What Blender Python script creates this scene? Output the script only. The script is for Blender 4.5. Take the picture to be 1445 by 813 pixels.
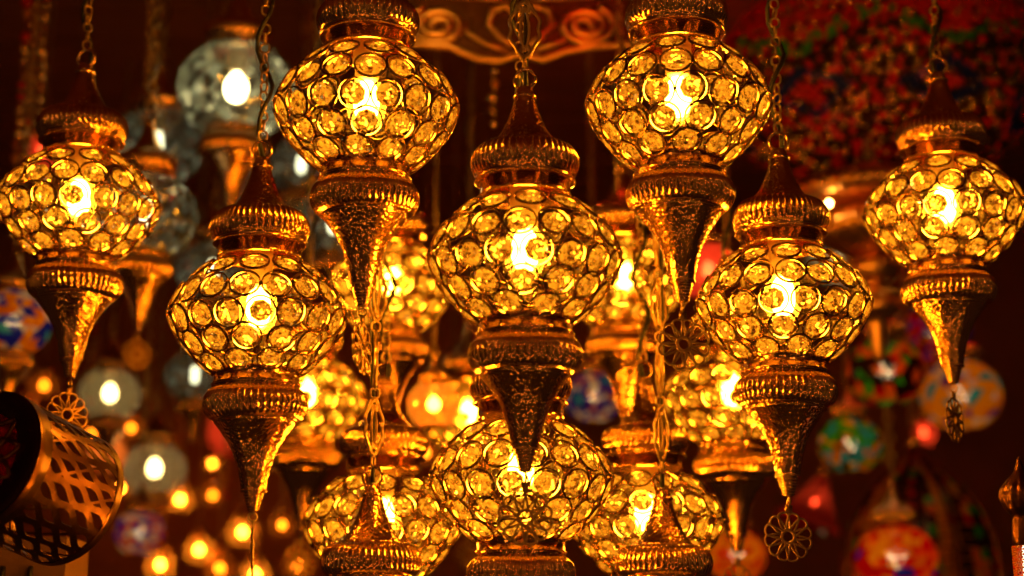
import bpy, bmesh, math, random
from mathutils import Vector, Matrix, Quaternion, noise

for o in list(bpy.data.objects):
    bpy.data.objects.remove(o, do_unlink=True)
S = bpy.context.scene
COL = S.collection
PI = math.pi
rnd = random.Random(11)

# ------------------------------------------------------------------ camera
F = 2208.0                      # focal length in photo pixels (1445 wide)
PITCH = math.radians(13.5)
CAM = Vector((0, 0, 1.6))
cam = bpy.data.cameras.new('camera')
cam.sensor_width = 36
cam.lens = F / 1445 * 36
cam.clip_start = 0.05
cam.clip_end = 60
cam.dof.use_dof = True
cam.dof.focus_distance = 1.39
cam.dof.aperture_fstop = 3.1
cam.dof.aperture_blades = 8
camo = bpy.data.objects.new('camera', cam)
COL.objects.link(camo)
camo.location = CAM
camo.rotation_euler = (PI / 2 + PITCH, 0, 0)
S.camera = camo
FWD = Vector((0, math.cos(PITCH), math.sin(PITCH)))
UP = Vector((0, -math.sin(PITCH), math.cos(PITCH)))
RIGHT = Vector((1, 0, 0))

def at(u, v, d):
    return CAM + d * (FWD + (u - 722.5) / F * RIGHT + (406.5 - v) / F * UP)

# ------------------------------------------------------------------ world, exposure, renderer
W = bpy.data.worlds.new('World')
S.world = W
W.use_nodes = True
bg = W.node_tree.nodes['Background']
bg.inputs[0].default_value = (0.55, 0.2, 0.07, 1)
bg.inputs[1].default_value = 0.03
S.view_settings.view_transform = 'Standard'
S.view_settings.look = 'None'
S.view_settings.exposure = 0.2
S.view_settings.gamma = 1
S.view_settings.use_curve_mapping = False
S.render.engine = 'CYCLES'
cy = S.cycles
cy.use_denoising = True
try:
    cy.denoiser = 'OPENIMAGEDENOISE'
    cy.denoising_prefilter = 'ACCURATE'
except Exception:
    pass
cy.max_bounces = 14
cy.diffuse_bounces = 2
cy.glossy_bounces = 5
cy.transmission_bounces = 12
cy.transparent_max_bounces = 12
cy.caustics_reflective = True
cy.caustics_refractive = True
cy.blur_glossy = 0.6
cy.sample_clamp_indirect = 6
cy.sample_clamp_direct = 0
cy.use_light_tree = True

AMBER = (1.0, 0.345, 0.011)
WARM = (1.0, 0.70, 0.34)
ZCEIL = 2.95
FRONT = 1.15

# added point lights standing in for unseen stall lamps around the viewer
for i, (x, y, z, w) in enumerate([(-1.5, -0.5, 2.3, 1.6), (-0.75, -0.9, 2.0, 1.2), (-0.2, -0.6, 2.5, 1.2), (0.5, -0.8, 2.2, 1.4), (1.1, -0.4, 1.9, 1.2), (1.7, -0.3, 2.5, 1.6),
                                  (-1.1, 0.1, 1.5, 1.0), (0.95, 0.0, 1.35, 0.9), (0.1, -0.5, 1.2, 0.8), (-0.5, 0.0, 2.75, 1.0), (0.6, 0.1, 2.75, 1.0),
                                  (-0.55, 0.45, 1.05, 0.5), (0.15, 0.35, 0.85, 0.5), (0.6, 0.5, 1.1, 0.5), (-0.15, 0.1, 1.0, 0.4), (-1.0, 0.7, 1.1, 0.5), (1.05, 0.7, 1.1, 0.5)]):
    l = bpy.data.lights.new('fill_lamp', 'POINT')
    l.energy = w * FRONT
    l.color = (1.0, 0.38, 0.06)
    l.shadow_soft_size = 0.02
    lo = bpy.data.objects.new('fill_lamp', l)
    lo.location = (x, y, z)
    COL.objects.link(lo)

# ------------------------------------------------------------------ materials
def mat(name):
    m = bpy.data.materials.new(name)
    m.use_nodes = True
    nt = m.node_tree
    nt.nodes.clear()
    out = nt.nodes.new('ShaderNodeOutputMaterial')
    return m, nt, out

def nd(nt, t, **kw):
    n = nt.nodes.new(t)
    for k, v in kw.items():
        if k in n.inputs.keys():
            n.inputs[k].default_value = v
        else:
            setattr(n, k, v)
    return n

def c4(c):
    return (c[0], c[1], c[2], 1)

def metal(name, col, rough=0.2, hammer=0.0, hscale=90, dirt=(0.05, 0.02, 0.008), dirtamt=0.55):
    m, nt, out = mat(name)
    p = nd(nt, 'ShaderNodeBsdfPrincipled', Metallic=1.0)
    tc = nd(nt, 'ShaderNodeTexCoord')
    n1 = nd(nt, 'ShaderNodeTexNoise', Scale=70.0, Detail=4.0, Roughness=0.6)
    nt.links.new(tc.outputs['Object'], n1.inputs['Vector'])
    cr = nd(nt, 'ShaderNodeValToRGB')
    cr.color_ramp.elements[0].position = 0.40
    cr.color_ramp.elements[1].position = 0.72
    cr.color_ramp.elements[0].color = (0, 0, 0, 1)
    cr.color_ramp.elements[1].color = (dirtamt, dirtamt, dirtamt, 1)
    nt.links.new(n1.outputs[0], cr.inputs[0])
    mx = nd(nt, 'ShaderNodeMix', data_type='RGBA')
    mx.inputs['A'].default_value = c4(col)
    mx.inputs[6].default_value = c4(col)
    mx.inputs[7].default_value = c4(dirt)
    nt.links.new(cr.outputs[0], mx.inputs[0])
    nt.links.new(mx.outputs[2], p.inputs['Base Color'])
    mr = nd(nt, 'ShaderNodeMapRange')
    mr.inputs[3].default_value = rough
    mr.inputs[4].default_value = rough + 0.10
    nt.links.new(n1.outputs[0], mr.inputs[0])
    nt.links.new(mr.outputs[0], p.inputs['Roughness'])
    b = nd(nt, 'ShaderNodeBump', Strength=1.0)
    if hammer > 0:
        v = nd(nt, 'ShaderNodeTexVoronoi', Scale=float(hscale), feature='SMOOTH_F1')
        nt.links.new(tc.outputs['Object'], v.inputs['Vector'])
        b.inputs['Distance'].default_value = hammer
        nt.links.new(v.outputs[0], b.inputs['Height'])
    else:
        n2 = nd(nt, 'ShaderNodeTexNoise', Scale=160.0, Detail=3.0)
        nt.links.new(tc.outputs['Object'], n2.inputs['Vector'])
        b.inputs['Distance'].default_value = 0.0004
        nt.links.new(n2.outputs[0], b.inputs['Height'])
    nt.links.new(b.outputs[0], p.inputs['Normal'])
    nt.links.new(p.outputs[0], out.inputs[0])
    return m

def emit(name, col, s):
    m, nt, out = mat(name)
    e = nd(nt, 'ShaderNodeEmission', Strength=float(s))
    e.inputs[0].default_value = c4(col)
    nt.links.new(e.outputs[0], out.inputs[0])
    return m

def mixsh(nt, fac, a, b):
    mx = nd(nt, 'ShaderNodeMixShader')
    mx.inputs[0].default_value = fac
    nt.links.new(a.outputs[0], mx.inputs[1])
    nt.links.new(b.outputs[0], mx.inputs[2])
    return mx

def crystal_mat(name, rough, tl0, tl1, jit, col=(1, 0.98, 0.92)):
    """cut glass: small star facets tip the normal; facets differ in polish"""
    m, nt, out = mat(name)
    g = nd(nt, 'ShaderNodeBsdfGlass', IOR=1.58, Roughness=rough)
    g.inputs[0].default_value = c4(col)
    t = nd(nt, 'ShaderNodeBsdfTranslucent')
    t.inputs[0].default_value = (0.95, 0.88, 0.7, 1)
    tc = nd(nt, 'ShaderNodeTexCoord')
    inf = nd(nt, 'ShaderNodeObjectInfo')
    ad = nd(nt, 'ShaderNodeVectorMath', operation='ADD')
    nt.links.new(tc.outputs['Object'], ad.inputs[0])
    nt.links.new(inf.outputs['Random'], ad.inputs[1])
    v = nd(nt, 'ShaderNodeTexVoronoi', Scale=330.0)
    nt.links.new(ad.outputs[0], v.inputs['Vector'])
    sb = nd(nt, 'ShaderNodeVectorMath', operation='SUBTRACT')
    sb.inputs[1].default_value = (0.5, 0.5, 0.5)
    nt.links.new(v.outputs['Color'], sb.inputs[0])
    ml = nd(nt, 'ShaderNodeVectorMath', operation='SCALE')
    ml.inputs['Scale'].default_value = jit
    nt.links.new(sb.outputs[0], ml.inputs[0])
    geo = nd(nt, 'ShaderNodeNewGeometry')
    a2 = nd(nt, 'ShaderNodeVectorMath', operation='ADD')
    nt.links.new(geo.outputs['Normal'], a2.inputs[0])
    nt.links.new(ml.outputs[0], a2.inputs[1])
    no = nd(nt, 'ShaderNodeVectorMath', operation='NORMALIZE')
    nt.links.new(a2.outputs[0], no.inputs[0])
    nt.links.new(no.outputs[0], g.inputs['Normal'])
    sep = nd(nt, 'ShaderNodeSeparateColor')
    nt.links.new(v.outputs['Color'], sep.inputs[0])
    mr = nd(nt, 'ShaderNodeMapRange')
    mr.inputs[1].default_value = 0.25
    mr.inputs[3].default_value = tl0
    mr.inputs[4].default_value = tl1
    nt.links.new(sep.outputs[1], mr.inputs[0])
    mx = mixsh(nt, 0.1, g, t)
    nt.links.new(mr.outputs[0], mx.inputs[0])
    nt.links.new(mx.outputs[0], out.inputs[0])
    return m

def shell_mat(name, col, clear=0.5, milky=0.3, rough=0.08, crackle=0.0):
    """thin blown glass: part clear, part scattering, a gloss coat on top"""
    m, nt, out = mat(name)
    tr = nd(nt, 'ShaderNodeBsdfTransparent')
    tr.inputs[0].default_value = c4(col)
    tl = nd(nt, 'ShaderNodeBsdfTranslucent')
    tl.inputs[0].default_value = c4(col)
    gl = nd(nt, 'ShaderNodeBsdfGlossy', Roughness=rough)
    gl.inputs[0].default_value = (1, 1, 1, 1)
    a = mixsh(nt, milky / max(1e-6, clear + milky), tr, tl)
    mx = mixsh(nt, 0.09, a, gl)
    if crackle > 0:
        tc = nd(nt, 'ShaderNodeTexCoord')
        v = nd(nt, 'ShaderNodeTexVoronoi', Scale=60.0)
        nt.links.new(tc.outputs['Object'], v.inputs['Vector'])
        b = nd(nt, 'ShaderNodeBump', Strength=1.0, Distance=crackle)
        nt.links.new(v.outputs[0], b.inputs['Height'])
        for n in (gl, tl):
            nt.links.new(b.outputs[0], n.inputs['Normal'])
    nt.links.new(mx.outputs[0], out.inputs[0])
    return m

def tile_mat(name, col):
    m, nt, out = mat(name)
    tl = nd(nt, 'ShaderNodeBsdfTranslucent')
    tl.inputs[0].default_value = c4(col)
    p = nd(nt, 'ShaderNodeBsdfPrincipled', Roughness=0.15)
    p.inputs['Base Color'].default_value = c4([x * 0.6 for x in col])
    mx = mixsh(nt, 0.45, tl, p)
    nt.links.new(mx.outputs[0], out.inputs[0])
    return m

def plain(name, col, rough=0.6, scale=8.0, var=0.5, bump=0.002):
    m, nt, out = mat(name)
    p = nd(nt, 'ShaderNodeBsdfPrincipled', Roughness=rough)
    tc = nd(nt, 'ShaderNodeTexCoord')
    n1 = nd(nt, 'ShaderNodeTexNoise', Scale=scale, Detail=6.0, Roughness=0.65)
    nt.links.new(tc.outputs['Object'], n1.inputs['Vector'])
    mx = nd(nt, 'ShaderNodeMix', data_type='RGBA')
    mx.inputs[6].default_value = c4([x * (1 - var) for x in col])
    mx.inputs[7].default_value = c4([min(1, x * (1 + var)) for x in col])
    nt.links.new(n1.outputs[0], mx.inputs[0])
    nt.links.new(mx.outputs[2], p.inputs['Base Color'])
    b = nd(nt, 'ShaderNodeBump', Strength=1.0, Distance=bump)
    nt.links.new(n1.outputs[0], b.inputs['Height'])
    nt.links.new(b.outputs[0], p.inputs['Normal'])
    nt.links.new(p.outputs[0], out.inputs[0])
    return m

M = {}
M['brass'] = metal('brass', (0.88, 0.49, 0.20), 0.10, dirtamt=0.3)
M['hammered'] = metal('hammered_brass', (0.86, 0.47, 0.19), 0.11, 0.0008, 330, dirtamt=0.3)
M['wire'] = metal('bronze_wire', (0.30, 0.15, 0.06), 0.16)
M['plaque'] = metal('plaque_brass', (0.80, 0.46, 0.22), 0.27, dirtamt=0.2)
M['medal'] = metal('medallion_bronze', (0.46, 0.26, 0.10), 0.25)
M['gap_dark'] = metal('painted_gap_dark', (0.16, 0.07, 0.03), 0.45)  # dark tone painted in for the shaded gaps of the openwork plaque
M['chain'] = metal('chain_brass', (0.66, 0.42, 0.18), 0.25)
M['antique'] = metal('antique_copper', (0.15, 0.058, 0.026), 0.26)
M['cord'] = plain('cord_rubber', (0.012, 0.009, 0.008), 0.45)
M['crystal'] = crystal_mat('cut_crystal', 0.0, 0.0, 0.02, 0.3)
M['crystal_back'] = crystal_mat('dusty_cut_crystal', 0.04, 0.0, 0.27, 1.15)
M['bulb'] = emit('bulb_glow', AMBER, 330)
M['bulb_warm'] = emit('bulb_glow_warm', WARM, 19)
M['bulb_far'] = emit('bulb_glow_far', (1, 0.45, 0.07), 90)
M['bulb_red'] = emit('bulb_glow_red', (1, 0.06, 0.02), 120)
M['bulb_bead'] = emit('bulb_glow_bead', (1, 0.6, 0.4), 650)
M['bulb_dim'] = emit('bulb_glow_dim', WARM, 14)
M['socket'] = plain('socket_ceramic', (0.35, 0.25, 0.15), 0.4)
def crackle_mat():
    m, nt, out = mat('crackle_glass')
    tr = nd(nt, 'ShaderNodeBsdfTransparent'); tr.inputs[0].default_value = (0.72, 0.88, 0.80, 1)
    tl = nd(nt, 'ShaderNodeBsdfTranslucent'); tl.inputs[0].default_value = (0.62, 0.86, 0.76, 1)
    gl = nd(nt, 'ShaderNodeBsdfGlossy', Roughness=0.12)
    tc = nd(nt, 'ShaderNodeTexCoord')
    v = nd(nt, 'ShaderNodeTexVoronoi', Scale=75.0)
    nt.links.new(tc.outputs['Object'], v.inputs['Vector'])
    sep = nd(nt, 'ShaderNodeSeparateColor')
    nt.links.new(v.outputs['Color'], sep.inputs[0])
    mr = nd(nt, 'ShaderNodeMapRange'); mr.inputs[1].default_value = 0.2; mr.inputs[3].default_value = 0.02; mr.inputs[4].default_value = 0.36
    nt.links.new(sep.outputs[0], mr.inputs[0])
    a = mixsh(nt, 0.2, tr, tl); nt.links.new(mr.outputs[0], a.inputs[0])
    sb = nd(nt, 'ShaderNodeVectorMath', operation='SUBTRACT'); sb.inputs[1].default_value = (0.5, 0.5, 0.5)
    nt.links.new(v.outputs['Color'], sb.inputs[0])
    geo = nd(nt, 'ShaderNodeNewGeometry')
    ad = nd(nt, 'ShaderNodeVectorMath', operation='ADD')
    nt.links.new(geo.outputs['Normal'], ad.inputs[0]); nt.links.new(sb.outputs[0], ad.inputs[1])
    no = nd(nt, 'ShaderNodeVectorMath', operation='NORMALIZE'); nt.links.new(ad.outputs[0], no.inputs[0])
    nt.links.new(no.outputs[0], gl.inputs['Normal'])
    mx = mixsh(nt, 0.16, a, gl)
    nt.links.new(mx.outputs[0], out.inputs[0])
    return m
M['crackle'] = crackle_mat()
M['halo_film'] = shell_mat('bulb_halo', (1, 0.97, 0.9), 0.97, 0.03, 0.1)  # near-clear film added to mimic bloom around the bulb
M['pale'] = shell_mat('pale_frosted_glass', (0.84, 0.84, 0.52), 0.86, 0.14, 0.15)
M['amberglass'] = shell_mat('amber_glass', (1.0, 0.52, 0.12), 0.86, 0.14, 0.1)
M['redglass'] = shell_mat('red_glass', (0.95, 0.07, 0.03), 0.4, 0.6, 0.1)
M['orangeglass'] = shell_mat('orange_glass', (1.0, 0.28, 0.05), 0.3, 0.7, 0.1)
M['liner'] = shell_mat('dark_red_liner', (0.6, 0.05, 0.03), 0.05, 0.95, 0.3)
M['redpane'] = shell_mat('deep_red_pane', (0.30, 0.02, 0.015), 0.6, 0.4, 0.1)
M['ceiling'] = plain('dark_ceiling_wood', (0.16, 0.05, 0.024), 0.55, 5.0, 0.6)
M['wall'] = plain('red_brown_plaster', (0.22, 0.066, 0.03), 0.8, 3.0, 0.6)
TC = {'red': (0.75, 0.02, 0.015), 'green': (0.10, 0.55, 0.06), 'blue': (0.02, 0.05, 0.65), 'cyan': (0.08, 0.55, 0.65),
      'yellow': (0.95, 0.55, 0.05), 'orange': (0.95, 0.25, 0.03), 'white': (0.85, 0.80, 0.70), 'amber': (0.85, 0.36, 0.04),
      'dark': (0.06, 0.02, 0.01), 'violet': (0.25, 0.08, 0.5)}
for k, v in TC.items():
    M['t_' + k] = tile_mat(k + '_glass_tile', v)

# ------------------------------------------------------------------ mesh helpers
def mesh_from(name, verts, faces, mats, fm=None, smooth=True):
    me = bpy.data.meshes.new(name)
    me.from_pydata([tuple(v) for v in verts], [], faces)
    if not isinstance(mats, (list, tuple)):
        mats = [mats]
    for m in mats:
        me.materials.append(m)
    if fm:
        me.polygons.foreach_set('material_index', fm)
    if smooth:
        me.polygons.foreach_set('use_smooth', [True] * len(me.polygons))
    me.update()
    return me

class MB:
    def __init__(s):
        s.v, s.f, s.m = [], [], []
    def add(s, vs, fs, mi=0):
        b = len(s.v)
        s.v += [Vector(v) for v in vs]
        s.f += [tuple(b + i for i in f) for f in fs]
        s.m += [mi] * len(fs)
    def tube(s, pts, r, closed=False, sides=6, mi=0):
        pts = [Vector(p) for p in pts]
        n = len(pts)
        vs, fs = [], []
        ref = None
        for i, p in enumerate(pts):
            if closed:
                t = (pts[(i + 1) % n] - pts[i - 1])
            else:
                t = pts[min(i + 1, n - 1)] - pts[max(i - 1, 0)]
            t.normalize()
            if ref is None:
                ref = t.orthogonal().normalized()
            ref = (ref - t * ref.dot(t))
            ref.normalize()
            bt = t.cross(ref)
            rr = r[i] if isinstance(r, (list, tuple)) else r
            for k in range(sides):
                a = 2 * PI * k / sides
                vs.append(p + rr * (math.cos(a) * ref + math.sin(a) * bt))
        m = n if closed else n - 1
        for i in range(m):
            j = (i + 1) % n
            for k in range(sides):
                l = (k + 1) % sides
                fs.append((i * sides + k, i * sides + l, j * sides + l, j * sides + k))
        if not closed:
            fs.append(tuple(range(sides))[::-1])
            fs.append(tuple((n - 1) * sides + k for k in range(sides)))
        s.add(vs, fs, mi)
    def lathe(s, prof, seg=48, flute=None, mi=0, cap=True):
        """prof: list of (r, z[, flute amount])"""
        vs, fs = [], []
        for p in prof:
            r, z = p[0], p[1]
            fa = p[2] if len(p) > 2 else 0
            for k in range(seg):
                a = 2 * PI * k / seg
                rr = r
                if fa and flute:
                    rr = r - fa * (0.5 + 0.5 * math.cos(flute * a)) ** 2
                vs.append((rr * math.cos(a), rr * math.sin(a), z))
        n = len(prof)
        for i in range(n - 1):
            for k in range(seg):
                l = (k + 1) % seg
                fs.append((i * seg + k, i * seg + l, (i + 1) * seg + l, (i + 1) * seg + k))
        if cap:
            fs.append(tuple(range(seg))[::-1])
            fs.append(tuple((n - 1) * seg + k for k in range(seg)))
        s.add(vs, fs, mi)
    def box(s, lo, hi, mi=0):
        x0, y0, z0 = lo
        x1, y1, z1 = hi
        s.add([(x0, y0, z0), (x1, y0, z0), (x1, y1, z0), (x0, y1, z0), (x0, y0, z1), (x1, y0, z1), (x1, y1, z1), (x0, y1, z1)],
              [(0, 3, 2, 1), (4, 5, 6, 7), (0, 1, 5, 4), (1, 2, 6, 5), (2, 3, 7, 6), (3, 0, 4, 7)], mi)
    def mesh(s, name, mats, smooth=True):
        return mesh_from(name, s.v, s.f, mats, s.m, smooth)

def obj(name, me, parent=None, loc=(0, 0, 0), rot=None, scale=None):
    o = bpy.data.objects.new(name, me)
    COL.objects.link(o)
    if parent:
        o.parent = parent
    if isinstance(rot, Matrix):
        o.matrix_local = Matrix.Translation(loc) @ rot.to_4x4()
    else:
        o.location = loc
        if rot:
            o.rotation_euler = rot
    if scale is not None:
        o.scale = (scale,) * 3 if isinstance(scale, (int, float)) else scale
    return o

def tag(o, label, cat, group=None, kind=None):
    if label: o['label'] = label
    if cat: o['category'] = cat
    if group: o['group'] = group
    if kind: o['kind'] = kind
    return o

def smooth_prof(pts, n=6):
    """Catmull-Rom through (r, z)"""
    out = []
    P = [pts[0]] + list(pts) + [pts[-1]]
    for i in range(1, len(P) - 2):
        for k in range(n):
            t = k / n
            q = []
            for c in range(2):
                a, b, d, e = P[i - 1][c], P[i][c], P[i + 1][c], P[i + 2][c]
                q.append(0.5 * ((2 * b) + (-a + d) * t + (2 * a - 5 * b + 4 * d - e) * t * t + (-a + 3 * b - 3 * d + e) * t ** 3))
            out.append(tuple(q))
    out.append(tuple(pts[-1]))
    return out

R = 0.08   # globe radius of the crystal lanterns, metres

def sc(prof):
    # everything above the collar sits a touch lower than first measured
    return [(p[0] * R, (p[1] - 0.042 * max(0.0, min(1.0, (p[1] - 0.5) / 0.2))) * R) + tuple(x * R for x in p[2:3]) for p in prof]

# ------------------------------------------------------------------ shared meshes of the brass fittings
def build_fittings():
    D = {}
    # top cone, hammered
    b = MB()
    pr = smooth_prof([(0.085, 1.93), (0.10, 1.87), (0.112, 1.82), (0.14, 1.70), (0.19, 1.56), (0.265, 1.41), (0.37, 1.28)], 5)
    pr = [(0.02, 1.95), (0.07, 1.945)] + pr
    b.lathe(sc(pr), 40)
    D['cone'] = b.mesh('cone', M['hammered'])
    b = MB()
    b.lathe(sc([(0.113, 1.855), (0.128, 1.845), (0.128, 1.825), (0.116, 1.815)]), 32, cap=False)
    D['bead'] = b.mesh('bead', M['brass'])
    # fluted cap
    b = MB()
    pr = [(0.368, 1.285, 0)]
    for i in range(13):
        a = math.radians(100 - i * 160 / 12)
        r = 0.40 + 0.178 * math.cos(a) * (1 if a < PI / 2 else 0.4)
        z = 1.08 + 0.20 * math.sin(a)
        fa = 0.045 * max(0, math.sin(PI * min(1, max(0, (i - 0.2) / 10.0)))) ** 0.7 if i < 11 else 0
        pr.append((max(r, 0.37) if i < 3 else r, z, fa))
    pr += [(0.505, 0.905, 0), (0.535, 0.895, 0), (0.54, 0.878, 0), (0.515, 0.868, 0), (0.49, 0.865, 0), (0.478, 0.86, 0)]
    b.lathe(sc(pr), 48 * 6, 48, cap=False)
    D['cap'] = b.mesh('fluted_cap', M['brass'])
    b = MB()
    b.lathe(sc([(0.455, 0.875), (0.480, 0.872), (0.480, 0.735), (0.49, 0.73), (0.49, 0.712), (0.465, 0.705), (0.445, 0.71), (0.445, 0.87)]), 64, cap=False)
    D['collar'] = b.mesh('collar', M['brass'])
    # lower half
    b = MB()
    b.lathe(sc([(0.46, -0.645), (0.485, -0.64), (0.49, -0.655), (0.486, -0.67), (0.486, -0.785), (0.505, -0.795), (0.51, -0.81), (0.49, -0.825), (0.45, -0.825), (0.45, -0.65)]), 64, cap=False)
    D['lcollar'] = b.mesh('lower_collar', M['brass'])
    b = MB()
    pr = [(0.475, -0.815, 0), (0.50, -0.83, 0)]
    for i in range(14):
        a = math.radians(78 - i * 160 / 13)
        r = 0.42 + 0.178 * math.cos(a)
        z = -1.03 + 0.195 * math.sin(a)
        fa = 0.045 * max(0, math.sin(PI * min(1, max(0, i / 11.0)))) ** 0.7
        pr.append((r, z, fa))
    pr += [(0.462, -1.238, 0), (0.455, -1.25, 0)]
    b.lathe(sc(pr), 48 * 6, 48, cap=False)
    D['bowl'] = b.mesh('fluted_bowl', M['brass'])
    b = MB()
    pr = smooth_prof([(0.462, -1.235), (0.44, -1.265), (0.37, -1.36), (0.29, -1.48), (0.235, -1.60), (0.185, -1.76), (0.15, -1.92), (0.14, -1.99)], 5)
    pr += [(0.148, -2.0), (0.148, -2.015), (0.13, -2.025)]
    b.lathe(sc(pr), 44)
    D['drop'] = b.mesh('tapered_drop', M['hammered'])
    b = MB()
    pr = []
    for i in range(25):
        t = i / 24
        r = 0.118 - 0.05 * t + 0.008 * math.cos(2 * PI * t * 6)
        pr.append((r, -2.02 - 0.19 * t))
    pr += [(0.05, -2.225), (0.02, -2.235)]
    b.lathe(sc(pr), 28)
    D['tip'] = b.mesh('ribbed_tip', M['brass'])
    # hanging ring
    b = MB()
    b.tube([(0.115 * R * math.cos(a), 0, 2.0 * R + 0.115 * R * math.sin(a)) for a in [2 * PI * k / 32 for k in range(32)]], 0.022 * R, True, 8)
    D['ring'] = b.mesh('hanging_ring', M['brass'])
    # socket, bulb
    b = MB()
    b.lathe(sc([(0.05, 0.86), (0.16, 0.85), (0.16, 0.55), (0.135, 0.53), (0.135, 0.35), (0.10, 0.33)]), 24)
    D['socket'] = b.mesh('socket', M['socket'])
    b = MB()
    pr = smooth_prof([(0.07, 0.32), (0.12, 0.24), (0.145, 0.1), (0.13, -0.03), (0.08, -0.11), (0.02, -0.13)], 3)
    b.lathe(sc(pr), 14)
    D['bulb'] = b.mesh('bulb', M['bulb'])
    b = MB()
    b.lathe(sc(smooth_prof([(0.10, 0.37), (0.19, 0.26), (0.225, 0.1), (0.20, -0.08), (0.12, -0.19), (0.02, -0.22)], 3)), 24, cap=False)
    D['halo_film'] = b.mesh('halo_shell', M['halo_film'])  # added shell that gives the bulb a bloom-like halo
    # wire ring with two pins, faceted crystal
    b = MB()
    rr = 0.167 * R
    b.lathe([(rr - 0.008 * R, 0.014 * R), (rr + 0.000 * R, 0.017 * R), (rr + 0.007 * R, 0.014 * R), (rr + 0.008 * R, -0.014 * R), (rr, -0.018 * R), (rr - 0.008 * R, -0.014 * R), (rr - 0.008 * R, 0.014 * R)], 32, cap=False)
    for s in (-1, 1):
        b.tube([(s * 0.108 * R, 0, 0), (s * 0.163 * R, 0, 0)], 0.005 * R, False, 4)
    D['wire'] = b.mesh('wire_ring', M['wire'])
    b = MB()
    g = 0.126 * R
    n = 8
    vs, fs = [], []
    for k in range(n):
        a = 2 * PI * k / n
        vs.append((0.42 * g * math.cos(a), 0.42 * g * math.sin(a), 0.46 * g))
    for k in range(n):
        a = 2 * PI * (k + 0.5) / n
        vs.append((0.80 * g * math.cos(a), 0.80 * g * math.sin(a), 0.28 * g))
    for k in range(n):
        a = 2 * PI * k / n
        vs.append((g * math.cos(a), g * math.sin(a), 0.04 * g))
    for k in range(n):
        a = 2 * PI * k / n
        vs.append((g * math.cos(a), g * math.sin(a), -0.04 * g))
    for k in range(n):
        a = 2 * PI * (k + 0.5) / n
        vs.append((0.62 * g * math.cos(a), 0.62 * g * math.sin(a), -0.34 * g))
    vs.append((0, 0, -0.58 * g))
    fs.append(tuple(range(n)))
    bk = []
    for k in range(n):
        l = (k + 1) % n
        fs += [(k, n + k, l), (l, n + k, n + l), (n + k, 2 * n + k, 2 * n + l), (n + k, 2 * n + l, n + l)]
        fs += [(2 * n + k, 3 * n + k, 3 * n + l, 2 * n + l)]
        bk += [(3 * n + k, 4 * n + k, 3 * n + l), (3 * n + l, 4 * n + k, 4 * n + l), (4 * n + k, 5 * n, 4 * n + l)]
    me = mesh_from('crystal', vs, fs + bk, [M['crystal'], M['crystal_back']], [0] * len(fs) + [1] * len(bk), False)
    bm = bmesh.new(); bm.from_mesh(me); bmesh.ops.recalc_face_normals(bm, faces=bm.faces); bm.to_mesh(me); bm.free()
    D['crystal'] = me
    # medallion: openwork flower of twelve petals, hanging from z = 0 downwards
    b = MB()
    mr = 0.275 * R
    cz = -0.10 * R - mr
    for k in range(12):
        a0 = 2 * PI * (k + 0.5) / 12
        half = [(.24, 0), (.42, .30), (.60, .62), (.75, .90), (.87, .97), (.955, .72), (.995, .36)]
        loop = half + [(1.0, 0)] + [(a_, -b_) for a_, b_ in half[:0:-1]]
        pts = [(mr * ra * math.sin(a0 + w_ * PI / 12), 0, cz + mr * ra * math.cos(a0 + w_ * PI / 12)) for ra, w_ in loop]
        b.tube(pts, 0.0135 * R, True, 5)
    for rad, th in ((0.27, 0.02),):
        b.tube([(mr * rad * math.sin(2 * PI * k / 24), 0, cz + mr * rad * math.cos(2 * PI * k / 24)) for k in range(24)], th * R, True, 6)
    b.box((-0.04 * R, -0.010 * R, -0.12 * R), (0.04 * R, 0.010 * R, -0.015 * R))
    D['medallion'] = b.mesh('medallion', M['medal'])
    b = MB()
    b.tube([(0, 0.045 * R * math.cos(2 * PI * k / 16), 0.045 * R * math.sin(2 * PI * k / 16)) for k in range(16)], 0.012 * R, True, 6)
    D['mlink'] = b.mesh('medallion_link', M['chain'])
    # chain links: plain oval and filigree
    b = MB()
    pts = []
    L, Wd = 0.0135, 0.0042
    for k in range(20):
        a = 2 * PI * k / 20
        pts.append((Wd * math.cos(a), 0, (L / 2 - 0.002) * math.copysign(abs(math.sin(a)) ** 0.6, math.sin(a))))
    b.tube(pts, 0.0011, True, 6)
    D['link'] = b.mesh('chain_link', M['chain'])
    b = MB()
    Lf = 0.052
    for s in (-1, 1):
        pts = []
        for k in range(29):
            t = k / 28
            w = 0.0118 * math.sin(PI * t) ** 0.75 * (1 + 0.10 * math.cos(6 * PI * t)) + 0.0012
            pts.append((s * w, 0, (t - 0.5) * Lf))
        b.tube(pts, 0.0017, False, 6)
        pts = [(s * (0.0050 * math.sin(PI * (0.1 + 0.8 * k / 16)) - 0.0012), 0, (0.1 + 0.8 * k / 16 - 0.5) * Lf) for k in range(17)]
        b.tube(pts, 0.0013, False, 6)
        # pierced end plates
        zc = s * 0.40 * Lf
        star = []
        for k in range(10):
            a = 2 * PI * k / 10 + PI / 2 * s
            rr = 0.0078 if k % 2 == 0 else 0.0056
            star.append((rr * math.cos(a), zc + rr * math.sin(a)))
        vs, fs = [], []
        for y in (-0.0008, 0.0008):
            for (x, z) in star:
                vs.append((x, y, z))
            for (x, z) in star:
                vs.append((x * 0.4, y, zc + (z - zc) * 0.4))
        for k in range(10):
            l = (k + 1) % 10
            fs += [(k, l, 10 + l, 10 + k), (20 + l, 20 + k, 30 + k, 30 + l), (l, k, 20 + k, 20 + l), (10 + k, 10 + l, 30 + l, 30 + k)]
        b.add(vs, fs)
    D['filigree'] = b.mesh('filigree_link', M['chain'])
    return D

D = build_fittings()

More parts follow.
